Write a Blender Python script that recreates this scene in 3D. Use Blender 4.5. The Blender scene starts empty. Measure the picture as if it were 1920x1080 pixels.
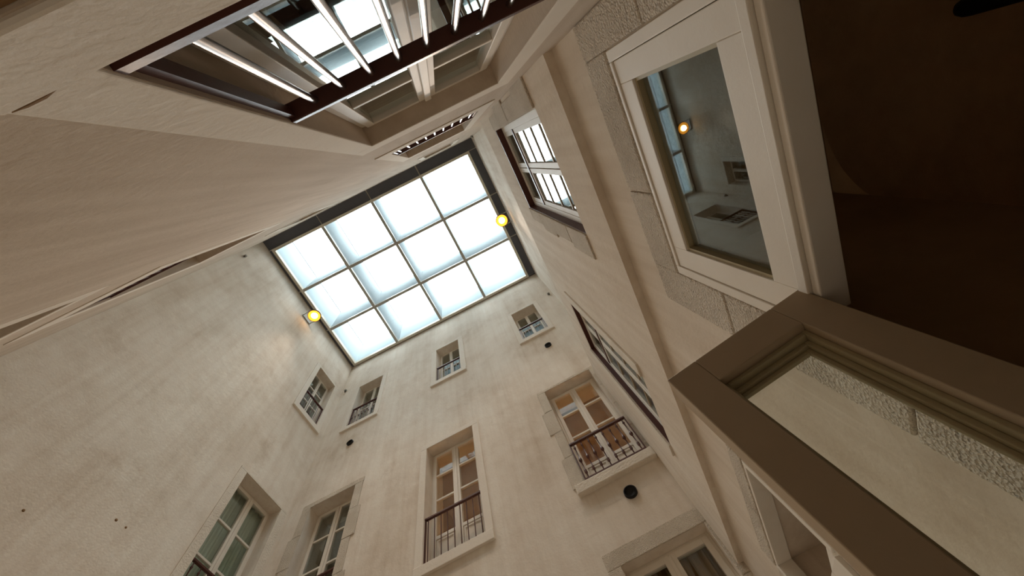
import bpy, math, random
from mathutils import Matrix, Vector
random.seed(7)
PI = math.pi
sc = bpy.context.scene
col = sc.collection
EYE = 1.6                      # camera height above the courtyard floor (all z below are relative to the eye)

# ---------------------------------------------------------------- camera
cam_d = bpy.data.cameras.new('camera'); cam = bpy.data.objects.new('camera', cam_d); col.objects.link(cam)
RIGHT = Vector((0.88964026, 0.42315715, -0.17169227))
DOWN = Vector((-0.45609622, 0.84205676, -0.28795252))
FWD = Vector((0.02272546, 0.33448235, 0.94212797))
m = Matrix.Identity(4)
for i in range(3):
    m[i][0] = RIGHT[i]; m[i][1] = -DOWN[i]; m[i][2] = -FWD[i]
m[2][3] = EYE
cam.matrix_world = m
cam_d.sensor_width = 36; cam_d.lens = 755.18 / 1920 * 36; cam_d.clip_start = 0.01
sc.camera = cam

# ---------------------------------------------------------------- sky, exposure
w = bpy.data.worlds.new('world'); sc.world = w; w.use_nodes = True
bg = w.node_tree.nodes['Background']
bg.inputs[0].default_value = (0.985, 0.995, 1.0, 1); bg.inputs[1].default_value = 9.0
vs = sc.view_settings
vs.view_transform = 'Standard'; vs.look = 'None'; vs.gamma = 1; vs.use_curve_mapping = False; vs.exposure = 0.25
cy = sc.cycles
cy.max_bounces = 16; cy.diffuse_bounces = 10; cy.glossy_bounces = 6; cy.transparent_max_bounces = 24; cy.transmission_bounces = 6
cy.sample_clamp_indirect = 8.0; cy.caustics_reflective = False; cy.caustics_refractive = False
# the skylight opening guides the sky's light into the shaft (portal: adds no light)
pl = bpy.data.lights.new('skylight_portal', 'AREA'); pl.shape = 'RECTANGLE'; pl.size = 5.9; pl.size_y = 4.0
pl.cycles.is_portal = True
po = bpy.data.objects.new('skylight_portal', pl); po.location = (-2.03, 2.0, 11.36 + EYE); col.objects.link(po)

# ---------------------------------------------------------------- materials
def new_mat(name):
    mt = bpy.data.materials.new(name); mt.use_nodes = True
    nt = mt.node_tree; nt.nodes.clear()
    out = nt.nodes.new('ShaderNodeOutputMaterial')
    return mt, nt, out

def noise(nt, vec, scale, detail=4, rough=.55, scl=None):
    n = nt.nodes.new('ShaderNodeTexNoise'); n.inputs['Scale'].default_value = scale
    n.inputs['Detail'].default_value = detail; n.inputs['Roughness'].default_value = rough
    if scl:
        mp = nt.nodes.new('ShaderNodeMapping'); mp.inputs['Scale'].default_value = scl
        nt.links.new(vec, mp.inputs['Vector']); vec = mp.outputs[0]
    nt.links.new(vec, n.inputs['Vector'])
    return n.outputs['Fac']

def ramp(nt, fac, stops):
    r = nt.nodes.new('ShaderNodeValToRGB'); e = r.color_ramp.elements
    while len(e) < len(stops): e.new(.5)
    for k, (p, c) in enumerate(stops):
        e[k].position = p; e[k].color = (*c, 1)
    nt.links.new(fac, r.inputs[0]); return r.outputs[0]

def mix(nt, fac, a, b, mode='MIX'):
    x = nt.nodes.new('ShaderNodeMix'); x.data_type = 'RGBA'; x.blend_type = mode
    if isinstance(fac, float): x.inputs[0].default_value = fac
    else: nt.links.new(fac, x.inputs[0])
    for s, v in ((6, a), (7, b)):
        if isinstance(v, tuple): x.inputs[s].default_value = (*v, 1)
        else: nt.links.new(v, x.inputs[s])
    return x.outputs[2]

def position(nt):
    return nt.nodes.new('ShaderNodeNewGeometry').outputs['Position']

def finish(nt, out, color, rough=.9, metal=0., bumps=(), spec=.3):
    b = nt.nodes.new('ShaderNodeBsdfPrincipled')
    if isinstance(color, tuple): b.inputs['Base Color'].default_value = (*color, 1)
    else: nt.links.new(color, b.inputs['Base Color'])
    b.inputs['Roughness'].default_value = rough; b.inputs['Metallic'].default_value = metal
    b.inputs['Specular IOR Level'].default_value = spec
    prev = None
    for fac, dist, st in bumps:
        bp = nt.nodes.new('ShaderNodeBump'); bp.inputs['Distance'].default_value = dist; bp.inputs['Strength'].default_value = st
        nt.links.new(fac, bp.inputs['Height'])
        if prev: nt.links.new(prev, bp.inputs['Normal'])
        prev = bp.outputs[0]
    if prev: nt.links.new(prev, b.inputs['Normal'])
    nt.links.new(b.outputs[0], out.inputs[0])
    return b

def plaster(name, pale, mid, dark, streak=.35, bump=.3):
    mt, nt, out = new_mat(name); p = position(nt)
    big = noise(nt, p, .55, 5, .6)
    c = ramp(nt, big, [(.34, dark), (.48, mid), (.62, pale)])
    med = noise(nt, p, 2.1, 6, .62)
    c = mix(nt, .5, c, ramp(nt, med, [(.36, dark), (.5, mid), (.62, pale)]))
    st = noise(nt, p, 1.0, 5, .6, (2.4, 2.4, .28))
    c = mix(nt, streak, c, ramp(nt, st, [(.32, dark), (.5, mid), (.64, pale)]))
    fs = noise(nt, p, 1.0, 4, .6, (11, 11, .55))
    c = mix(nt, streak * .5, c, ramp(nt, fs, [(.34, dark), (.5, mid), (.62, pale)]))
    # rare brown stains with a shape of their own
    sn = noise(nt, p, .9, 8, .7, (1, 1, .7))
    f = ramp(nt, sn, [(.60, (0, 0, 0)), (.72, (.45, .45, .45))])
    c = mix(nt, f, c, tuple(x * y for x, y in zip(dark, (.80, .74, .66))))
    fine = noise(nt, p, 42, 4, .6); trow = noise(nt, p, 3.5, 5, .6)
    finish(nt, out, c, .93, 0, [(trow, .03, bump), (fine, .004, .5)], .15)
    return mt

def stone(name, base, dark, scale=105, dist=.011):
    mt, nt, out = new_mat(name); p = position(nt)
    v = nt.nodes.new('ShaderNodeTexVoronoi'); v.inputs['Scale'].default_value = scale
    nt.links.new(p, v.inputs['Vector'])
    big = noise(nt, p, 3, 4); pits = noise(nt, p, scale * 1.1, 3, .7)
    c = ramp(nt, big, [(.3, dark), (.65, base)])
    c = mix(nt, .35, c, ramp(nt, pits, [(.35, dark), (.6, base)]))
    finish(nt, out, c, .95, 0, [(v.outputs['Distance'], dist, .9), (pits, dist * .8, .9)], .1)
    return mt

def paint(name, base, worn, rough=.55, grain=.25):
    mt, nt, out = new_mat(name); p = position(nt)
    a = noise(nt, p, 6, 5, .6); b = noise(nt, p, 60, 3, .6)
    c = mix(nt, grain, base, ramp(nt, a, [(.35, worn), (.6, base)]))
    finish(nt, out, c, rough, 0, [(b, .0015, .3)], .3)
    return mt

def glass(name, tint, ior, rough=0.0):
    mt, nt, out = new_mat(name)
    tr = nt.nodes.new('ShaderNodeBsdfTransparent'); tr.inputs[0].default_value = (*tint, 1)
    gl = nt.nodes.new('ShaderNodeBsdfGlossy'); gl.inputs['Roughness'].default_value = rough
    gl.inputs['Color'].default_value = (.93, .98, .98, 1)
    fr = nt.nodes.new('ShaderNodeFresnel')
    # thin pane: the same index on both faces (no total reflection inside the sheet)
    gm = nt.nodes.new('ShaderNodeNewGeometry'); ma = nt.nodes.new('ShaderNodeMath'); ma.operation = 'MULTIPLY_ADD'
    nt.links.new(gm.outputs['Backfacing'], ma.inputs[0]); ma.inputs[1].default_value = -2.0; ma.inputs[2].default_value = 1.0
    pw = nt.nodes.new('ShaderNodeMath'); pw.operation = 'POWER'; pw.inputs[0].default_value = ior
    nt.links.new(ma.outputs[0], pw.inputs[1]); nt.links.new(pw.outputs[0], fr.inputs['IOR'])
    # a slight waviness of the float glass
    n = noise(nt, position(nt), 1.3, 2); bp = nt.nodes.new('ShaderNodeBump')
    bp.inputs['Distance'].default_value = .004; bp.inputs['Strength'].default_value = .1
    nt.links.new(n, bp.inputs['Height']); nt.links.new(bp.outputs[0], gl.inputs['Normal'])
    ms = nt.nodes.new('ShaderNodeMixShader')
    nt.links.new(fr.outputs[0], ms.inputs[0]); nt.links.new(tr.outputs[0], ms.inputs[1]); nt.links.new(gl.outputs[0], ms.inputs[2])
    nt.links.new(ms.outputs[0], out.inputs[0])
    return mt

def emit(name, color, strength):
    mt, nt, out = new_mat(name)
    e = nt.nodes.new('ShaderNodeEmission'); e.inputs[0].default_value = (*color, 1); e.inputs[1].default_value = strength
    nt.links.new(e.outputs[0], out.inputs[0]); return mt

def translucent(name, color, tcolor):
    mt, nt, out = new_mat(name)
    d = nt.nodes.new('ShaderNodeBsdfDiffuse'); d.inputs[0].default_value = (*color, 1)
    t = nt.nodes.new('ShaderNodeBsdfTranslucent'); t.inputs[0].default_value = (*tcolor, 1)
    x = nt.nodes.new('ShaderNodeAddShader')
    nt.links.new(d.outputs[0], x.inputs[0]); nt.links.new(t.outputs[0], x.inputs[1]); nt.links.new(x.outputs[0], out.inputs[0])
    return mt

M = {}
M['plaster'] = plaster('lime_plaster', (.85, .805, .725), (.77, .695, .605), (.58, .48, .375))
M['plaster_worn'] = plaster('worn_lime_plaster', (.79, .715, .62), (.70, .615, .51), (.59, .495, .395), .55)
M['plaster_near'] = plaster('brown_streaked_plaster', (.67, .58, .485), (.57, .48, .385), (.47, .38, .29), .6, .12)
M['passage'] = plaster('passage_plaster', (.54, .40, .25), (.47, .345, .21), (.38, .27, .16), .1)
M['band'] = plaster('smooth_painted_band', (.82, .77, .69), (.79, .73, .65), (.74, .67, .58), .15, .12)
M['stone'] = stone('bush_hammered_stone', (.83, .745, .63), (.64, .55, .44))
M['stone_smooth'] = stone('dressed_stone', (.78, .72, .63), (.66, .59, .5), 40, .004)
M['paint'] = paint('cream_window_paint', (.80, .75, .67), (.70, .63, .54))
M['white'] = paint('white_window_paint', (.74, .72, .67), (.6, .56, .5))
M['brown'] = paint('red_brown_metal_paint', (.085, .028, .02), (.05, .02, .015), .4)
M['steel'] = (lambda t: (finish(t[1], t[2], (.42, .36, .33), .28, 1.0, [], .5), t[0])[1])(new_mat('brushed_steel'))
M['frame_grey'] = paint('grey_aluminium', (.42, .41, .37), (.36, .35, .31), .5)
M['frame_light'] = paint('pale_lit_aluminium', (.66, .62, .52), (.56, .52, .43), .5)  # courtyard light on the skylight's outer frame is put into this paler grey
M['panel'] = paint('dark_slate_panel', (.115, .12, .14), (.09, .095, .11), .5)
M['glass'] = glass('double_glazing', (.95, .975, .955), 1.62)
M['sky_glass'] = glass('skylight_glazing', (.95, .985, .99), 1.3)
M['baffle'] = translucent('frosted_baffle', (.24, .265, .275), (.20, .225, .235))
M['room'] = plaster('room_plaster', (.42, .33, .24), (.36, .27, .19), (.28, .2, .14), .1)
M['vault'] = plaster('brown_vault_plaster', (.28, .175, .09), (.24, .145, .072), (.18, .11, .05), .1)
M['taupe'] = paint('taupe_paint_with_door_shade', (.42, .325, .22), (.36, .275, .185), .5)  # the beige door leaf's shade is put into this colour; lattice bars share it
M['bead'] = paint('olive_glazing_bead', (.40, .34, .21), (.33, .28, .17), .5)
M['black'] = paint('black_metal', (.012, .011, .011), (.008, .008, .008), .6)
M['floor'] = stone('courtyard_floor_stone', (.66, .60, .51), (.55, .49, .41), 30, .004)
M['curtain'] = paint('brown_curtain_cloth', (.30, .17, .07), (.2, .11, .04), .9, .6)
M['sheer'] = paint('grey_green_blind_cloth', (.40, .46, .38), (.33, .38, .31), .9, .4)
M['lamp_core'] = emit('lamp_lens_glow', (1, .62, .22), 9)
M['lamp_rim'] = emit('lamp_reflector_glow', (1, .36, .03), 2.2)
M['added_bulb'] = emit('added_globe_glow', (1, .68, .40), 16)
M['bulb'] = emit('room_bulb_glow', (1, .5, .17), 60)

# ---------------------------------------------------------------- mesh helpers
class MB:
    def __init__(s): s.v = []; s.f = []; s.sm = []
    def quad(s, *p):
        n = len(s.v); s.v += [tuple(q) for q in p]; s.f.append(tuple(range(n, n + len(p)))); s.sm.append(False); return s
    def box(s, x0, x1, y0, y1, z0, z1):
        n = len(s.v)
        s.v += [(x, y, z) for z in (z0, z1) for y in (y0, y1) for x in (x0, x1)]
        for f in ((0, 2, 3, 1), (4, 5, 7, 6), (0, 1, 5, 4), (2, 6, 7, 3), (0, 4, 6, 2), (1, 3, 7, 5)):
            s.f.append(tuple(n + i for i in f)); s.sm.append(False)
        return s
    def rod(s, a, b, r, seg=10, r2=None, cap=True):
        a = Vector(a); b = Vector(b); d = (b - a).normalized(); r2 = r if r2 is None else r2
        u = d.orthogonal().normalized(); v = d.cross(u); n = len(s.v)
        for c, rr in ((a, r), (b, r2)):
            for k in range(seg):
                t = 2 * PI * k / seg; s.v.append(tuple(c + (u * math.cos(t) + v * math.sin(t)) * rr))
        for k in range(seg):
            k2 = (k + 1) % seg; s.f.append((n + k, n + k2, n + seg + k2, n + seg + k)); s.sm.append(True)
        if cap:
            s.f.append(tuple(n + k for k in reversed(range(seg)))); s.f.append(tuple(n + seg + k for k in range(seg))); s.sm += [False, False]
        return s
    def lathe(s, prof, seg=16, origin=(0, 0, 0)):      # profile of (r, z) about local z
        n = len(s.v); ox, oy, oz = origin
        for r, z in prof:
            for k in range(seg):
                t = 2 * PI * k / seg; s.v.append((ox + r * math.cos(t), oy + r * math.sin(t), oz + z))
        for i in range(len(prof) - 1):
            for k in range(seg):
                k2 = (k + 1) % seg
                s.f.append((n + i * seg + k, n + i * seg + k2, n + (i + 1) * seg + k2, n + (i + 1) * seg + k)); s.sm.append(True)
        return s
    def mesh(s, name):
        me = bpy.data.meshes.new(name); me.from_pydata(s.v, [], s.f)
        me.polygons.foreach_set('use_smooth', s.sm); me.update(); return me
    def build(s, name, mat, parent=None, loc=(0, 0, 0), bevel=0):
        o = bpy.data.objects.new(name, s.mesh(name)); o.data.materials.append(M[mat]); col.objects.link(o)
        o.parent = parent; o.location = loc
        if bevel:
            b = o.modifiers.new('bevel', 'BEVEL'); b.width = bevel; b.segments = 2; b.limit_method = 'ANGLE'
        return o

def inst(name, me, mat, parent, loc=(0, 0, 0)):
    o = bpy.data.objects.new(name, me)
    if not me.materials: me.materials.append(M[mat])
    col.objects.link(o); o.parent = parent; o.location = loc; return o

def tag(o, label, cat, group=None, kind=None):
    o['label'] = label; o['category'] = cat
    if group: o['group'] = group
    if kind: o['kind'] = kind
    return o

def empty(name, loc, rz=0):
    o = bpy.data.objects.new(name, None); o.empty_display_size = .1; col.objects.link(o)
    o.location = loc; o.rotation_euler = (0, 0, rz); return o

# wall frames: local x runs along the wall (to the right seen from the court), local y into the wall, z up
YF, XL, YN, XR, XRL, XRT = 4.0, -5.04, -.25, .73, .78, 1.10
ZL, ZT = 2.25, 5.62            # ledge under the upper right wall; its setback below the skylight
ROT = {'F': 0, 'L': PI / 2, 'N': PI, 'R': -PI / 2, 'RL': -PI / 2}
def place(wall, u, z):
    """wall coordinate (world x or y along the wall, z above the eye) -> world location"""
    z += EYE
    return {'F': (u, YF, z), 'L': (XL, u, z), 'N': (u, YN, z), 'R': (XR, u, z), 'RL': (XRL, u, z)}[wall]
SGN = {'F': 1, 'L': 1, 'N': -1, 'R': -1, 'RL': -1}

def wall(name, wl, u0, u1, z0, z1, holes, thick, mat, label):
    """one wall with real openings; u and holes in world coordinates along the wall"""
    s = SGN[wl]; H = []
    for a, b, c, d in holes: H.append((min(a * s, b * s), max(a * s, b * s), c, d))
    U0, U1 = min(u0 * s, u1 * s), max(u0 * s, u1 * s)
    us = sorted({U0, U1, *[h[0] for h in H], *[h[1] for h in H]}); zs = sorted({z0, z1, *[h[2] for h in H], *[h[3] for h in H]})
    us = [x for x in us if U0 <= x <= U1]; zs = [x for x in zs if z0 <= x <= z1]
    mb = MB(); T = thick
    for i in range(len(us) - 1):
        for j in range(len(zs) - 1):
            a, b, c, d = us[i], us[i + 1], zs[j], zs[j + 1]; mu, mz = (a + b) / 2, (c + d) / 2
            if any(h[0] < mu < h[1] and h[2] < mz < h[3] for h in H): continue
            mb.quad((a, 0, c), (b, 0, c), (b, 0, d), (a, 0, d)); mb.quad((a, T, c), (a, T, d), (b, T, d), (b, T, c))
    for a, b, c, d in H:
        if a > U0: mb.quad((a, 0, c), (a, 0, d), (a, T, d), (a, T, c))
        if b < U1: mb.quad((b, 0, c), (b, T, c), (b, T, d), (b, 0, d))
        mb.quad((a, 0, d), (b, 0, d), (b, T, d), (a, T, d))
        if c > z0: mb.quad((a, 0, c), (a, T, c), (b, T, c), (b, 0, c))
    mb.quad((U0, 0, z1), (U1, 0, z1), (U1, T, z1), (U0, T, z1)); mb.quad((U0, 0, z0), (U0, T, z0), (U1, T, z0), (U1, 0, z0))
    mb.quad((U0, 0, z0), (U0, 0, z1), (U0, T, z1), (U0, T, z0)); mb.quad((U1, 0, z0), (U1, T, z0), (U1, T, z1), (U1, 0, z1))
    loc = list(place(wl, 0, 0)); o = mb.build(name, mat, None, loc); o.rotation_euler = (0, 0, ROT[wl])
    return tag(o, label, 'wall', None, 'structure')

# ---------------------------------------------------------------- openings: (u0, u1, z0, z1) in metres
OP = dict(
    f_left=(-4.60, -3.75, 3.80, 5.97), f_mid=(-2.385, -1.525, 3.79, 5.92), f_right=(-.16, .68, 3.74, 5.81),
    f_top_left=(-4.44, -3.77, 8.06, 9.77), f_top_mid=(-2.225, -1.61, 8.02, 9.60), f_top_right=(-.095, .52, 7.88, 9.43),
    f_ground=(-.20, .70, -1.6, 2.70),
    l_low=(2.88, 3.78, 3.80, 6.01), l_top=(3.07, 3.71, 8.23, 9.92),
    n_near=(-.285, .51, .56, 2.50), n_mid=(-.315, .52, 3.68, 5.85), n_top=(-.19, .45, 8.05, 9.7),
    w_low=(-3.42, -2.42, .56, 2.84), w_mid=(-3.42, -2.42, 3.68, 5.85), w_top=(-3.30, -2.55, 8.15, 9.75),
    n_ground=(-.75, .45, -1.6, .438),
    r_near=(-.05, .885, 2.79, 4.75), r_far=(2.27, 3.10, 2.85, 4.93),
    r_door=(-.094, .90, -1.6, 1.66), r_low=(2.15, 3.15, -1.2, 1.66),
)
pick = lambda pre: [OP[k] for k in OP if k.startswith(pre)]

# ---------------------------------------------------------------- structure
TOP = 11.46
floor = MB().box(-6.2, 6.0, -4.2, 5.2, -1.7, -1.6).build('floor', 'floor', None, (0, 0, EYE))
tag(floor, 'pale stone floor at the bottom of the courtyard', 'floor', None, 'structure')
wall('wall_front', 'F', XL - .4, XRT + .8, -1.6, TOP, pick('f_'), .55, 'plaster', 'tall beige plaster wall with three columns of windows under the skylight')
wall('wall_left', 'L', YN - .45, YF + .55, -1.6, TOP, pick('l_'), .45, 'plaster', 'broad beige plaster wall at left with two windows near the corner')
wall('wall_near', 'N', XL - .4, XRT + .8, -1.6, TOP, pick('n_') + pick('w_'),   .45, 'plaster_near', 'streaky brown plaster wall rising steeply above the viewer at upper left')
wall('wall_right', 'R', YN - .45, YF + .3, ZL, ZT, [OP['r_near'], OP['r_far']], .75, 'plaster_worn', 'beige plaster wall at right above the long ledge')
wall('wall_right_lower', 'RL', YN - .45, YF + .3, -1.6, ZL, [OP['r_door'], OP['r_low']], .80, 'plaster_worn', 'rough beige plaster wall at right below the long ledge')
o = MB().box(XRT, XRT + .4, YN - .45, YF + .55, ZT, TOP).build('wall_right_top', 'plaster', None, (0, 0, EYE))
tag(o, 'pale set back strip of plaster wall right beside the skylight', 'wall', None, 'structure')

# ceiling margin round the skylight: dark sheets with thin pale joints
SX0, SX1, SY0, SY1, SZ = -4.95, .885, .02, 3.97, 11.38
NX, NY = 4, 3
px, py = (SX1 - SX0) / NX, (SY1 - SY0) / NY
ceil = MB()
ceil.box(XL - .4, XRT + .4, YN - .45, SY0, TOP + .04, TOP + .14); ceil.box(XL - .4, XRT + .4, SY1, YF + .55, TOP + .04, TOP + .14)
ceil.box(XL - .4, SX0, SY0, SY1, TOP + .04, TOP + .14); ceil.box(SX1, XRT + .4, SY0, SY1, TOP + .04, TOP + .14)
co = ceil.build('ceiling', 'frame_light', None, (0, 0, EYE)); tag(co, 'narrow ceiling margin framing the skylight', 'ceiling', None, 'structure')
for i in range(NX):
    a = SX0 + i * px + .018; b = SX0 + (i + 1) * px - .018
    MB().box(a if i else XL, b if i < NX - 1 else XRT, YN, SY0, TOP, TOP + .035).build('ceiling_panel', 'panel', co)
    MB().box(a if i else XL, b if i < NX - 1 else XRT, SY1, YF, TOP, TOP + .035).build('ceiling_panel', 'panel', co)
for j in range(NY):
    a = SY0 + j * py + .018; b = SY0 + (j + 1) * py - .018
    MB().box(SX1, XRT, a, b, TOP, TOP + .035).build('ceiling_panel', 'panel', co)
    MB().box(XL, SX0, a, b, TOP, TOP + .035).build('ceiling_panel', 'panel', co)

# ---------------------------------------------------------------- skylight
sk = empty('skylight', (0, 0, SZ + EYE)); tag(sk, 'large glass skylight of twelve bright panes over the courtyard', 'skylight')
fr = .07
f = MB(); f.box(SX0, SX1, SY0, SY0 + fr, 0, .12); f.box(SX0, SX1, SY1 - fr, SY1, 0, .12)
f.box(SX0, SX0 + fr, SY0 + fr, SY1 - fr, 0, .12); f.box(SX1 - fr, SX1, SY0 + fr, SY1 - fr, 0, .12)
f.build('frame', 'frame_light', sk)
for i in range(1, NX):
    x = SX0 + i * px; MB().box(x - .038, x + .038, SY0 + fr, SY1 - fr, 0, .11).build('mullion', 'frame_grey', sk)
for j in range(1, NY):
    y = SY0 + j * py
    for i in range(NX):
        MB().box(SX0 + i * px + (.038 if i else fr), SX0 + (i + 1) * px - (.038 if i < NX - 1 else fr), y - .038, y + .038, 0, .10).build('transom_bar', 'frame_grey', sk)
pane_me = MB().box(-px / 2 + .01, px / 2 - .01, -py / 2 + .01, py / 2 - .01, .05, .062).mesh('pane')
for i in range(NX):
    for j in range(NY):
        inst('pane', pane_me, 'sky_glass', sk, (SX0 + (i + .5) * px, SY0 + (j + .5) * py, 0))
FH = 1.5
lant = empty('roof_baffles_1', (0, 0, SZ + EYE)); tag(lant, 'pale blue frosted baffles standing above the skylight panes', 'baffle', None, 'structure')  # lantern baffles of the skylight, grouped on their own
for i in range(NX + 1):
    x = SX0 + i * px
    fb = MB().box(x - .006, x + .006, SY0, SY1, .13, FH).build('baffle', 'baffle', lant)
    MB().box(x - .016, x + .016, SY0, SY1, FH, FH + .03).build('edge_strip', 'panel', fb)
for j in range(NY + 1):
    y = SY0 + j * py
    for i in range(NX):
        MB().box(SX0 + i * px + .006, SX0 + (i + 1) * px - .006, y - .006, y + .006, .13, FH - .01).build('baffle', 'baffle', lant)

# ---------------------------------------------------------------- window builder
WN = [0]
def bars(mb, u0, u1, z0, z1, w_, d0, d1, top=None, bot=None):
    t = top or w_; b = bot or w_
    mb.box(u0, u0 + w_, d0, d1, z0, z1); mb.box(u1 - w_, u1, d0, d1, z0, z1)
    mb.box(u0 + w_, u1 - w_, d0, d1, z1 - t, z1); mb.box(u0 + w_, u1 - w_, d0, d1, z0, z0 + b)
    return mb

def surround(root, W, H, sur, kind, near=False):
    """kind: 'plain' four smooth bands, 'stone' rough blocks, 'thin' small smooth frame"""
    a, t, b = sur                                   # side, top, bottom widths
    mat = {'plain': 'band', 'thin': 'band', 'stone': 'stone', 'smooth': 'stone_smooth'}[kind]
    pr = (.02 if kind != 'stone' else .012) if not near else .004
    if t: MB().box(-W / 2 - a, W / 2 + a, -pr, .002, H + .001, H + t).build('lintel', mat, root, bevel=.004)
    if b: MB().box(-W / 2 - a, W / 2 + a, -pr - (.004 if near else .02), .002, -b, -.001).build('sill', 'stone_smooth' if kind == 'stone' else mat, root, bevel=.006)
    for s in (-1, 1):
        if kind == 'stone':
            n = max(2, round(H / .55)); z = 0
            for k in range(n):
                ex = (.0 if k % 2 else .05) + random.uniform(-.012, .012)
                x0 = s * (W / 2 + .001); x1 = s * (W / 2 + a + ex)
                MB().box(min(x0, x1), max(x0, x1), -pr - random.uniform(0, .004), .002, z + .003, z + H / n - .003).build('jamb_stone', mat, root, bevel=.006)
                z += H / n
        elif a:
            x0, x1 = sorted((s * (W / 2 + .001), s * (W / 2 + a)))
            MB().box(x0, x1, -pr, .002, 0, H).build('jamb_band', mat, root, bevel=.004)

def casements(root, W, H, depth, panes, panel, mat, st=.06, glassm='glass', fo=.032, lean=()):
    """two leaves; panes = list of glazing-bar heights as fractions; panel = height of the solid foot"""
    bars(MB(), -W / 2, W / 2, 0, H, fo, depth, depth + .07).build('frame', mat, root, bevel=.004)
    z0, z1 = fo, H - fo
    for s in (-1, 1):
        u0, u1 = sorted((s * .004, s * (W / 2 - fo)))
        lf = MB(); bars(lf, u0, u1, z0, z1, st, depth - .015, depth + .04, st, st)
        if panel: lf.box(u0 + st, u1 - st, depth, depth + .03, z0 + st, z0 + panel)
        if panel: lf.box(u0 + st, u1 - st, depth - .015, depth + .04, z0 + panel, z0 + panel + st)
        leaf = lf.build('casement', mat, root, bevel=.003)
        if panel:
            bars(MB(), u0 + st + .015, u1 - st - .015, z0 + st + .015, z0 + panel - .015, .02, depth - .01, depth).build('panel_moulding', mat, leaf)
        g0 = z0 + st + (panel if panel else 0); g1 = z1 - st
        cuts = [g0] + [g0 + (g1 - g0) * p for p in panes] + [g1]
        for k in range(len(cuts) - 1):
            zc = (cuts[k] + cuts[k + 1]) / 2; hh = (cuts[k + 1] - cuts[k]) / 2
            pn = MB().box(u0 + st, u1 - st, -.003, .003, -hh, hh).build('pane', glassm, leaf, (0, depth + .015, zc))
            if k == len(cuts) - 2 and s in lean: pn.rotation_euler = (math.radians(-2.6), 0, 0)      # top pane tilted so that it mirrors the skylight
            if k: MB().box(u0 + st, u1 - st, depth - .008, depth + .03, cuts[k] - .016, cuts[k] + .016).build('glazing_bar', mat, leaf, bevel=.003)
    MB().box(-.018, .018, depth - .03, depth - .012, fo + .02, H - fo - .02).build('meeting_strip', mat, root, bevel=.004)
    return root

def room(root, W, H, depth, thick, deep=1.6, mat='room', lamp=None, blind=None):
    mb = MB(); a, b = -W / 2 - .5, W / 2 + .5; c, d = -.25, H + .35; y0, y1 = thick, thick + deep
    mb.quad((a, y1, c), (b, y1, c), (b, y1, d), (a, y1, d)); mb.quad((a, y0, c), (a, y1, c), (a, y1, d), (a, y0, d))
    mb.quad((b, y0, c), (b, y0, d), (b, y1, d), (b, y1, c)); mb.quad((a, y0, d), (a, y1, d), (b, y1, d), (b, y0, d))
    mb.quad((a, y0, c), (b, y0, c), (b, y1, c), (a, y1, c))
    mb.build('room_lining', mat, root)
    if lamp:
        lx, lz = lamp
        l = MB().lathe([(.001, .1), (.06, .08), (.09, 0), (.06, -.07), (.001, -.09)], 14).build('room_lamp', 'bulb', root, (lx, y0 + 1.5, lz))
        MB().rod((0, 0, .08), (0, 0, d - lz), .008, 6).build('lamp_cord', 'black', l)
    if blind:
        mb = MB(); n = 40
        for k in range(n):
            x0 = -W / 2 + W * k / n; x1 = -W / 2 + W * (k + 1) / n
            ya = depth + .12 + .02 * math.sin(k * 1.25); yb = depth + .12 + .02 * math.sin((k + 1) * 1.25)
            mb.quad((x0, ya, .02), (x1, yb, .02), (x1, yb, H - .02), (x0, ya, H - .02))
        mb.build('curtain', blind, root)

def window(key, wl, label, sur, kind, depth=.19, panes=(.33, .66), panel=.45, thick=.55, lamp=None, blind=None, mat='paint', st=None, builder=None, deep=2.2, lean=()):
    u0, u1, z0, z1 = OP[key]; WN[0] += 1
    W, H = abs(u1 - u0), z1 - z0
    st = st or (.034 if kind == 'thin' else .052)
    root = empty('window_%d' % WN[0], place(wl, (u0 + u1) / 2, z0), ROT[wl]); tag(root, label, 'window', None, 'structure')
    surround(root, W, H, sur, kind, wl == 'N')
    if builder: builder(root, W, H, depth, panes, panel, mat, st)
    else: casements(root, W, H, depth, panes, panel, mat, st, lean=lean)
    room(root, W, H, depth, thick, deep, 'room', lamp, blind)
    return root

BALU = {}
def baluster(h, r, ornate):
    key = (round(h, 3), r, ornate)
    if key not in BALU:
        if ornate:
            p = [(r, 0), (r, .06), (r * 2.4, .085), (r * 1.6, .10), (r * 2.4, .115), (r, .14), (r, h * .42), (r * 2, h * .45), (r * 3.0, h * .5), (r * 2, h * .55), (r, h * .58), (r, h - .10), (r * 2.2, h - .075), (r, h - .05), (r, h)]
        else: p = [(r, 0), (r, h)]
        BALU[key] = MB().lathe(p, 10).mesh('baluster')
    return BALU[key]

def railing(key, wl, label, z_top, n, ornate=False, r=.007, d=.03, mat='brown', bmat=None, group=None, top=(.02, .014), ends=True, base=.02):
    u0, u1, z0, z1 = OP[key]; W = abs(u1 - u0)
    root = empty('window_railing', place(wl, (u0 + u1) / 2, z0), ROT[wl]); tag(root, label, 'railing', group)
    h = z_top - z0
    MB().box(-W / 2, W / 2, d - top[0], d + top[0], h - top[1] * 2, h).build('top_rail', mat, root, bevel=.003)
    MB().box(-W / 2, W / 2, d - (top[0] if wl == 'N' else .012), d + .012, base, base + .02).build('bottom_rail', mat, root)
    me = baluster(h - base - .02 - top[1] * 2, r, ornate); bm_ = bmat or mat
    for k in range(n):
        x = -W / 2 + W * (k + (.5 if ends else 1)) / (n if ends else n + 1)
        inst('baluster', me, bm_, root, (x, d, base + .02))
    for s in (-1, 1):
        MB().box(s * (W / 2 - .008) - .008, s * (W / 2 - .008) + .008, d - .012, d + .012, base + .02, h - top[1] * 2).build('end_post', mat, root)
    return root

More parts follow.
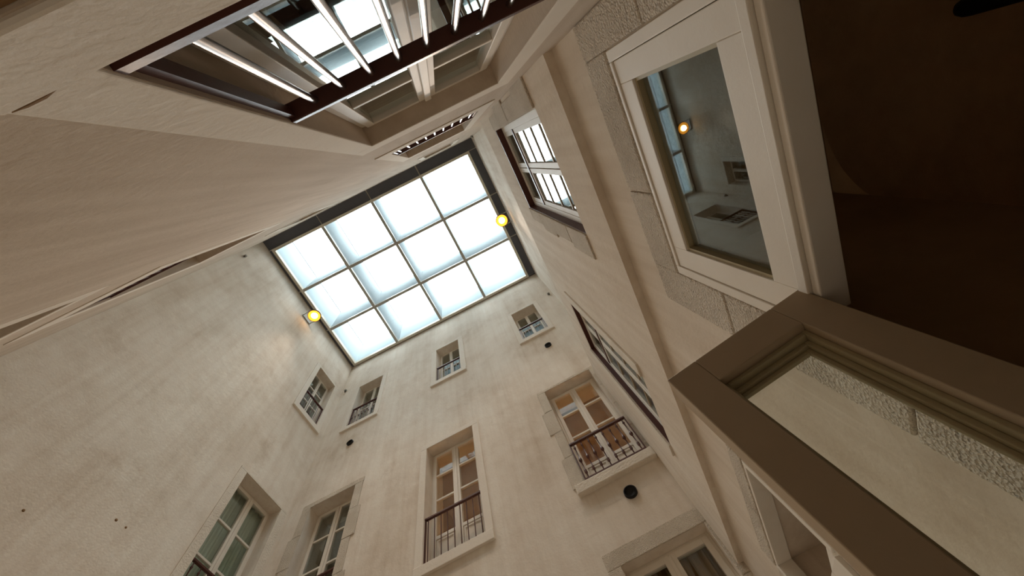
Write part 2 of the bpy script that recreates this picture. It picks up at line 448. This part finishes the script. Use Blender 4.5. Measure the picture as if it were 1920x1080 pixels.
# ---------------------------------------------------------------- windows of the front wall
window('f_left', 'F', 'french window with rough stone jambs at the foot of the corner, right of the fold', (.16, .10, .0), 'stone', .22, (.36, .70), .40)
window('f_mid', 'F', 'tall french window in a plain pale frame, middle of the front wall', (.11, .11, .14), 'plain', .19, (.40, .72), .42, lamp=(.22, .45), lean=(-1, 1))
window('f_right', 'F', 'french window over a projecting stone sill with warm orange light behind', (.13, .06, .0), 'stone', .18, (.37, .70), .34, lamp=(-.1, .45), lean=(-1,))
window('f_top_left', 'F', 'small pale framed window high on the front wall beside the left corner under the skylight', (.12, .05, .12), 'thin', .20, (.5,), .0)
window('f_top_mid', 'F', 'small pale framed window high on the front wall, middle of three', (.13, .10, .13), 'thin', .20, (.5,), .0)
window('f_top_right', 'F', 'small pale framed window high on the front wall, nearest the right wall', (.11, .12, .14), 'thin', .20, (.5,), .0)
window('f_ground', 'F', 'broad glazed door head under a rough stone lintel at the bottom edge', (.14, .17, .0), 'stone', .13, (.4, .72), .6, blind='curtain', st=.06)
sl = MB().box(-.31, .73, -.075, .05, -.14, 0).build('sill', 'stone_smooth', None, (0, 0, 0), bevel=.012)
fr_root = [o for o in bpy.data.objects if o.name == 'window_3'][0]
sl.parent = fr_root; sl.location = (-.26, 0, 0)
# left wall
window('l_low', 'L', 'french window with grey green panes at lower left, beside the corner', (.14, .04, .0), 'smooth', .20, (.30, .64), .40, thick=.45, blind='sheer')
window('l_top', 'L', 'small window high on the left wall beside the corner', (.13, .06, .14), 'thin', .18, (.36, .68), .0, thick=.45)
# near wall
window('n_near', 'N', 'large window directly overhead with steel guard bars, reflecting the skylight', (.11, .24, .12), 'plain', .10, (.70,), .0, thick=.45, st=.045)
window('n_mid', 'N', 'window in a pale frame above the overhead barred window', (.11, .25, .25), 'plain', .22, (.5,), .3, thick=.45)
window('n_top', 'N', 'slit of a small top window just below the dark edge of the skylight', (.11, .15, .15), 'thin', .2, (.5,), .0, thick=.45)
window('w_low', 'N', 'steeply foreshortened window at the left edge of the picture', (.16, .10, .12), 'plain', .24, (.5,), .3, thick=.45)
window('w_mid', 'N', 'steeply foreshortened window with red brown railing on the streaky wall', (.16, .25, .25), 'plain', .24, (.5,), .3, thick=.45)
window('w_top', 'N', 'steeply foreshortened small window touching the dark skylight edge', (.13, .15, .15), 'thin', .2, (.5,), .0, thick=.45)

# right wall windows: transom and horizontal bars
def lattice(root, W, H, depth, panes, panel, mat, st=.06):
    bars(MB(), -W / 2, W / 2, 0, H, .06, depth, depth + .09).build('frame', mat, root, bevel=.004)
    zt = H * .72; kind_far = H > 2
    MB().box(-W / 2 + .06, W / 2 - .06, depth - .004, depth + .06, zt - .03, zt + .03).build('transom', 'brown', root, bevel=.004)
    MB().box(-W / 2 + .002, W / 2 - .002, .002, depth, H - .03, H - .002).build('head_board', 'brown', root)
    MB().box(-W / 2 + .002, -W / 2 + (.016 if kind_far else .007), .002, depth, .002, H - .03).build('jamb_board', 'brown', root)
    for s in (-1, 1):
        for lo, hi, cuts in ((.06, zt - .03, panes), (zt + .03, H - .06, ())):
            u0, u1 = sorted((s * .004, s * (W / 2 - .06)))
            leaf = bars(MB(), u0, u1, lo, hi, .05, depth + .005, depth + .05).build('casement', mat, root, bevel=.003)
            g0, g1 = lo + .05, hi - .05; cc = [g0] + [g0 + (g1 - g0) * p for p in cuts] + [g1]
            for k in range(len(cc) - 1):
                MB().box(u0 + .05, u1 - .05, depth + .02, depth + .026, cc[k], cc[k + 1]).build('pane', 'glass', leaf)
                if k: MB().box(u0 + .05, u1 - .05, depth + .013, depth + .04, cc[k] - .012, cc[k] + .012).build('glazing_bar', 'taupe', leaf)
window('r_near', 'R', 'latticed white window on the right wall beside the skylight, full of sky', (.16, .0, .0), 'stone', .07, (.25, .5, .75), 0, thick=.75, mat='white', builder=lattice)
window('r_far', 'R', 'foreshortened latticed window on the right wall close to the front corner', (.14, .0, .0), 'smooth', .055, (.25, .5, .75), 0, thick=.75, mat='white', builder=lattice)

# ---------------------------------------------------------------- railings
railing('f_left', 'F', 'dark railing across the stone jambed french window at bottom left of the front wall', 4.50, 9)
railing('f_mid', 'F', 'dark railing of plain bars across the pale framed french window in mid wall', 4.50, 9)
railing('f_right', 'F', 'wrought railing with turned balusters on the projecting sill at right', 4.41, 8, True, .008, -.04)
railing('f_top_left', 'F', 'small railing across the top window beside the left corner', 8.79, 8, True, .006)
railing('f_top_mid', 'F', 'small railing across the middle top window of the front wall', 8.69, 8, False, .006)
railing('f_top_right', 'F', 'small railing across the top window nearest the right wall', 8.53, 8, False, .006)
railing('l_low', 'L', 'dark turned railing across the grey green french window at lower left', 4.55, 7, True, .008)
railing('l_top', 'L', 'small dark railing across the top window of the left wall', 8.89, 7, False, .006)
railing('n_near', 'N', 'red brown rail with polished steel bars across the overhead window', 1.22, 9, False, .0085, .022, 'brown', 'steel', top=(.022, .014), base=.03, ends=False)
railing('n_mid', 'N', 'railing with pale bars across the window above the overhead one', 4.35, 9, False, .010, .02, 'brown', 'steel')
railing('n_top', 'N', 'tiny railing of the slit window below the skylight edge', 8.65, 7, False, .006)
railing('w_low', 'N', 'railing of the foreshortened window at the left picture edge', 1.3, 8)
railing('w_mid', 'N', 'red brown railing of the foreshortened window on the streaky wall', 4.35, 8, False, .008)
railing('w_top', 'N', 'railing of the foreshortened small window touching the skylight edge', 8.75, 7, False, .006)

# ---------------------------------------------------------------- doorway in the right wall: transom light, frame, open leaf
def fixed_light(key_label, u0, u1, z0, z1, g, surr):
    WN[0] += 1
    root = empty('window_%d' % WN[0], (XRL, (u0 + u1) / 2, z0 + EYE), ROT['RL']); tag(root, key_label, 'window', None, 'structure')
    W, H = u1 - u0, z1 - z0
    bars(MB(), -W / 2, W / 2, 0, H, .042, -.012, .09, .022, .035).build('frame', 'paint', root, bevel=.003)
    ga, gb, gc, gd = g                                 # glass opening: world y0, y1, z0, z1
    xm = -((u0 + u1) / 2); a, b = -gb - xm, -ga - xm; c, d = gc - z0, gd - z0
    sash = MB(); A, B, C, D = -W / 2 + .044, W / 2 - .044, .038, H - .025
    sash.box(A, a, -.006, .06, C, D); sash.box(b, B, -.006, .06, C, D); sash.box(a, b, -.006, .06, C, c); sash.box(a, b, -.006, .06, d, D)
    s = sash.build('sash', 'paint', root, bevel=.003)
    bars(MB(), a, b, c, d, .012, .004, .03).build('glazing_bead', 'bead', s)
    MB().box(a, b, .024, .03, c, d).build('pane', 'glass', s)
    for (x0, x1, y0, y1) in surr: MB().box(x0, x1, -.012 - random.uniform(0, .004), .03, y0, y1).build('jamb_stone', 'stone', root, bevel=.008)
    return root, W, H
ru, W, H = fixed_light('big cream framed pane at upper right reflecting the skylight and an orange lamp', -.094, .90, .93, 1.66, (.036, .757, 1.063, 1.537),
    [(-.715, -.503, -1.2, -.25), (-.705, -.503, -.244, .42), (-.72, -.503, .426, .955), (.503, .62, -1.2, .42), (.503, .65, .426, .955), (-.503, -.1, .742, .96), (-.094, .503, .742, .955)])
r4, W, H = fixed_light('cream framed pane low on the right wall behind the open door leaf', 2.15, 3.15, 1.10, 1.66, (2.32, 3.0, 1.19, 1.54),
    [(-.68, -.506, -2.3, -.7), (-.67, -.506, -.694, .56), (.506, .68, -2.3, -.5), (.506, .66, -.494, .56), (-.506, .0, .565, .70), (.006, .506, .565, .695)])
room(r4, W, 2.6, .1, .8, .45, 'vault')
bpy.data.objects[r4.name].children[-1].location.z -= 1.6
d2 = empty('door_2', (XRL, 2.65, -1.2 + EYE), ROT['RL']); tag(d2, 'cream casement under the low pane, behind the open door leaf', 'door', None, 'structure')
bars(MB(), -.5, .5, 0, 2.30, .03, .0, .09).build('frame', 'paint', d2, bevel=.004)
for sgn, turn in ((-1, 0), (1, math.radians(17))):
    wd, hh = .465, 2.25
    lf = bars(MB(), 0, wd, 0, hh, .09, -.02, .025, .10, .16).build('door_leaf', 'paint', d2, bevel=.003)
    MB().box(.09, wd - .09, -.003, .003, .16, hh - .10).build('pane', 'glass', lf)
    MB().box(.09, wd - .09, -.012, .012, .98, 1.02).build('glazing_bar', 'paint', lf)
    lf.location = (sgn * .47, .0, .03)
    lf.rotation_euler = (0, 0, 0 if sgn < 0 else PI + turn)

d1 = empty('door_1', (XRL, .4, -1.6 + EYE), ROT['RL']); tag(d1, 'shade-toned beige glazed door leaf standing open at lower right', 'door', None, 'structure')
HD = 1.6 + .93
dfm = MB(); dfm.box(-.50, -.43, .0, .05, 0, HD); dfm.box(.43, .494, .0, .09, 0, HD); dfm.box(-.43, .43, .0, .085, HD - .03, HD - .002)
dfm.build('door_frame', 'paint', d1, bevel=.004)
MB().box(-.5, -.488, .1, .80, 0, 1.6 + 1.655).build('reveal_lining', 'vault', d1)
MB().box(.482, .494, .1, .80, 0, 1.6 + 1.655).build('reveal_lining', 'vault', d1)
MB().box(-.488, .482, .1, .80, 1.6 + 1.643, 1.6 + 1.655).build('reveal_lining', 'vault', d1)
LW, LH, LT = .468, 1.6 + .97 - .02, .075
ang = math.atan2(.071, -.46)
lf = MB(); sa, sb, tr, brl = .10, .10, .112, .22
lf.box(0, sa, -LT / 2, LT / 2, 0, LH); lf.box(LW - sb, LW, -LT / 2, LT / 2, 0, LH)
lf.box(sa, LW - sb, -LT / 2, LT / 2, LH - tr, LH); lf.box(sa, LW - sb, -LT / 2, LT / 2, 0, brl)
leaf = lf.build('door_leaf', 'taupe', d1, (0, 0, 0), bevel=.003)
# local frame of door_1: x_local = -world y, y_local = world x
dw = Vector((math.cos(ang), math.sin(ang)))
leaf.location = (-(.754 + .0375 - .4), 0.0, .02); leaf.rotation_euler = (0, 0, math.atan2(dw.x, -dw.y))
# the rebate steps back from the face towards the glass at the far side
for k, (ins, wd, yf) in enumerate(((0, .013, .012), (.013, .014, -.008), (.027, .012, -.020))):
    bars(MB(), sa + ins, LW - sb - ins * .4, brl + ins, LH - tr - ins, wd * (1 if k == 0 else 1), -LT / 2 + .003, yf).build('glazing_bead', 'bead', leaf, bevel=.002)
MB().box(sa + .012, LW - sb - .012, -.030, -.025, brl + .012, LH - tr - .012).build('pane', 'glass', leaf)
for z in (.3, 1.3, 2.3): MB().rod((.0, .0, z), (.0, .0, z + .09), .012, 8).build('hinge', 'black', leaf)
h = MB(); h.rod((LW - .05, -LT / 2, 1.05), (LW - .05, -LT / 2 - .05, 1.05), .009, 8); h.rod((LW - .05, -LT / 2 - .05, 1.05), (LW - .16, -LT / 2 - .05, 1.05), .009, 8); h.build('handle', 'black', leaf)

# ---------------------------------------------------------------- dark passage behind the doorway
XI = XRL + .80
pa = MB(); N = 28
prof = [(-.45, -1.6)]
# inner arch plate with a rounded segmental head
cy_, half, spring, crown = .36, .66, 1.36, 1.75
arc = []
for k in range(N + 1):
    t = -1 + 2 * k / N
    arc.append((cy_ + half * t, spring + (crown - spring) * (1 - abs(t) ** 3.2) ** .55 if abs(t) < 1 else spring))
plate = MB()
for xa in (XI, XI + .10):
    plate.quad((xa, -2.2, -1.6), (xa, cy_ - half, -1.6), (xa, cy_ - half, 2.5), (xa, -2.2, 2.5))
    plate.quad((xa, cy_ + half, -1.6), (xa, 3.2, -1.6), (xa, 3.2, 2.5), (xa, cy_ + half, 2.5))
    for k in range(N):
        (a, b), (c, d) = arc[k], arc[k + 1]; plate.quad((xa, a, b), (xa, c, d), (xa, c, 2.5), (xa, a, 2.5))
for k in range(N):
    (a, b), (c, d) = arc[k], arc[k + 1]; plate.quad((XI, a, b), (XI, c, d), (XI + .10, c, d), (XI + .10, a, b))
for yy in (cy_ - half, cy_ + half): plate.quad((XI, yy, -1.6), (XI + .1, yy, -1.6), (XI + .1, yy, spring), (XI, yy, spring))
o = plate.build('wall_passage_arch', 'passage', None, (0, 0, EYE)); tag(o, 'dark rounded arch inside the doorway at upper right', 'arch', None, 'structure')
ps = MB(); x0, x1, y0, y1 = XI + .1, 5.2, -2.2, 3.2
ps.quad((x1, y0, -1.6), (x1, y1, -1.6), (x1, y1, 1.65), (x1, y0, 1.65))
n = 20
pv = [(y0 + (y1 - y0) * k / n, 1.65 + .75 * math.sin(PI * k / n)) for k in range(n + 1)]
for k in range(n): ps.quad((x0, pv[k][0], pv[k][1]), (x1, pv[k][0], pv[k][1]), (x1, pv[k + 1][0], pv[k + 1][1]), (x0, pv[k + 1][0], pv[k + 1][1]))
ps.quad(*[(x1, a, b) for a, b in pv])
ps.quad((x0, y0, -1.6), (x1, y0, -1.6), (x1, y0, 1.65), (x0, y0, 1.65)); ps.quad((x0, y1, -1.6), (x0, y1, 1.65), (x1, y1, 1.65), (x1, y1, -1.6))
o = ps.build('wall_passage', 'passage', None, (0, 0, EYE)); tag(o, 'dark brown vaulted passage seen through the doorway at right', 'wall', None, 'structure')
pole = MB().lathe([(.16, 0), (.16, .02), (.045, .05), (.045, 3.34), (.042, 3.37), (.03, 3.395), (.001, 3.405)], 18).build('metal_post', 'black', None, (2.5, .415, -1.6 + EYE))
tag(pole, 'dark round topped metal post inside the passage at upper right', 'post')
# room behind the ground opening of the near wall
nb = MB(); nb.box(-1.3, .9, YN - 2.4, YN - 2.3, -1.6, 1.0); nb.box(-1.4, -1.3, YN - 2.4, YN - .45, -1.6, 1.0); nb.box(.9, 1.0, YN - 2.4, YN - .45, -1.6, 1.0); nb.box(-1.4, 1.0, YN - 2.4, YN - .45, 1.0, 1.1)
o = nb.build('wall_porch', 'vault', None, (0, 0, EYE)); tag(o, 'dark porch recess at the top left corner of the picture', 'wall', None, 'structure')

# ---------------------------------------------------------------- lamps, vents, brackets
def flood(loc, side, label):
    root = empty('flood_lamp', (loc[0], loc[1], loc[2] + EYE)); tag(root, label, 'lamp', 'orange flood lamps below the skylight')
    MB().lathe([(.001, .12), (.09, .12), (.13, .06), (.15, 0), (.15, -.03), (.165, -.03), (.165, .01), (.15, .02)], 28).build('housing', 'black', root)
    MB().lathe([(.155, -.031), (.086, -.012)], 28).build('reflector', 'lamp_rim', root)
    MB().lathe([(.088, -.012), (.06, -.02), (.001, -.024)], 28).build('lens', 'lamp_core', root)
    ld = bpy.data.lights.new('flood_lamp_beam', 'SPOT'); ld.energy = 400; ld.color = (1, .77, .585); ld.spot_size = 1.08; ld.spot_blend = 1.0; ld.shadow_soft_size = .06
    lo = bpy.data.objects.new('flood_lamp_beam', ld); lo.parent = root; lo.location = (0, 0, -.05); col.objects.link(lo)
    aim = Vector((-side * 3.4, .0, -12.4)); lo.rotation_euler = aim.to_track_quat('-Z', 'Y').to_euler()
    y = MB()
    for s in (-1, 1): y.box(side * .06 - .012, side * .06 + .012, s * .17 - .004, s * .17 + .004, -.01, .03); y.rod((0, s * .16, .0), (side * .26, s * .14, .05), .010, 8)
    y.box(side * .25 - .006, side * .25 + .006, -.16, .16, .02, .08)
    y.build('yoke', 'frame_grey', root)
flood((-4.77, 1.98, 10.80), -1, 'glowing orange flood lamp on the left wall below the skylight')
flood((.83, 1.98, 10.80), 1, 'glowing orange flood lamp on the right edge of the skylight')

def vent(x, z, r, label):
    root = empty('wall_vent', (x, YF, z + EYE)); tag(root, label, 'vent', 'round black vents in the front wall')
    a = MB().lathe([(r, -.035), (r * 1.12, -.035), (r * 1.12, .02)], 28).build('collar', 'black', root); a.rotation_euler = (-PI / 2, 0, 0)
    b = MB().lathe([(r, -.035), (r, -.004), (.001, -.003)], 28).build('duct', 'black', root); b.rotation_euler = (-PI / 2, 0, 0)
    a.rotation_euler = b.rotation_euler = (-PI / 2, 0, 0)
vent(-4.17, 7.36, .062, 'small round black vent below the top window beside the left corner')
vent(.305, 7.18, .062, 'small round black vent below the top window nearest the right wall')
vent(.241, 3.357, .068, 'round black vent under the projecting stone sill')

def bracket(loc, label):
    root = empty('wall_bracket', (loc[0], loc[1], loc[2] + EYE)); tag(root, label, 'bracket', 'small metal brackets near the top corners')
    MB().box(-.03, .03, -.03, .03, -.02, .02).build('base_plate', 'frame_grey', root, bevel=.004)
    MB().rod((0, 0, -.02), (0, 0, -.09), .012, 8).build('pin', 'black', root)
bracket((-4.90, 3.97, 9.99), 'small metal bracket in the left corner beside the small top window')
bracket((-5.01, -.12, 10.2), 'small metal bracket at the far left below the skylight corner')
bracket((1.0, 3.97, 9.53), 'small metal bracket in the right corner below the skylight')
bracket((.98, -.22, 9.9), 'small metal bracket by the top right corner of the skylight')

# unseen lamp added to brighten the passage, on its side wall beside the doorway
pw = empty('added_passage_lamp', (3.6, -2.2, .9 + EYE)); tag(pw, 'dim unseen lamp added to brighten the dark passage', 'lamp')
MB().box(-.05, .05, 0, .02, -.08, .08).build('back_plate', 'black', pw, bevel=.004)
MB().rod((0, .02, 0), (0, .12, 0), .012, 8).build('arm', 'black', pw)
MB().lathe([(.001, .1), (.05, .08), (.065, 0), (.05, -.08), (.001, -.1)], 16).build('globe', 'added_bulb', pw, (0, .17, 0))

# marks on the plaster: a gouge beside the overhead window, three dark plugs low on the left wall
gz = [(.387, .561), (.372, .5655), (.350, .5655), (.329, .5575), (.346, .5605), (.370, .5615)]
mbg = MB(); mbg.quad(*[(x, -.0062, z) for x, z in gz]); n_ = len(gz)
for k in range(n_): (xa_, za_), (xb_, zb_) = gz[k], gz[(k + 1) % n_]; mbg.quad((xa_, -.0062, za_), (xb_, -.0062, zb_), (xb_, -.003, zb_), (xa_, -.003, za_))
mbg.build('gouge', 'vault', bpy.data.objects['wall_near'])
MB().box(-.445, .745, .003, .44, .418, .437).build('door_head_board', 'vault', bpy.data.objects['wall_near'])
for y, z, r in ((1.826, 4.275, .017), (1.965, 4.281, .013), (1.103, 3.819, .014)):
    MB().lathe([(r, 0), (r * .9, .004), (.001, .005)], 12).build('plug', 'vault', bpy.data.objects['wall_left'], (y, 0, z)).rotation_euler = (PI / 2, 0, 0)
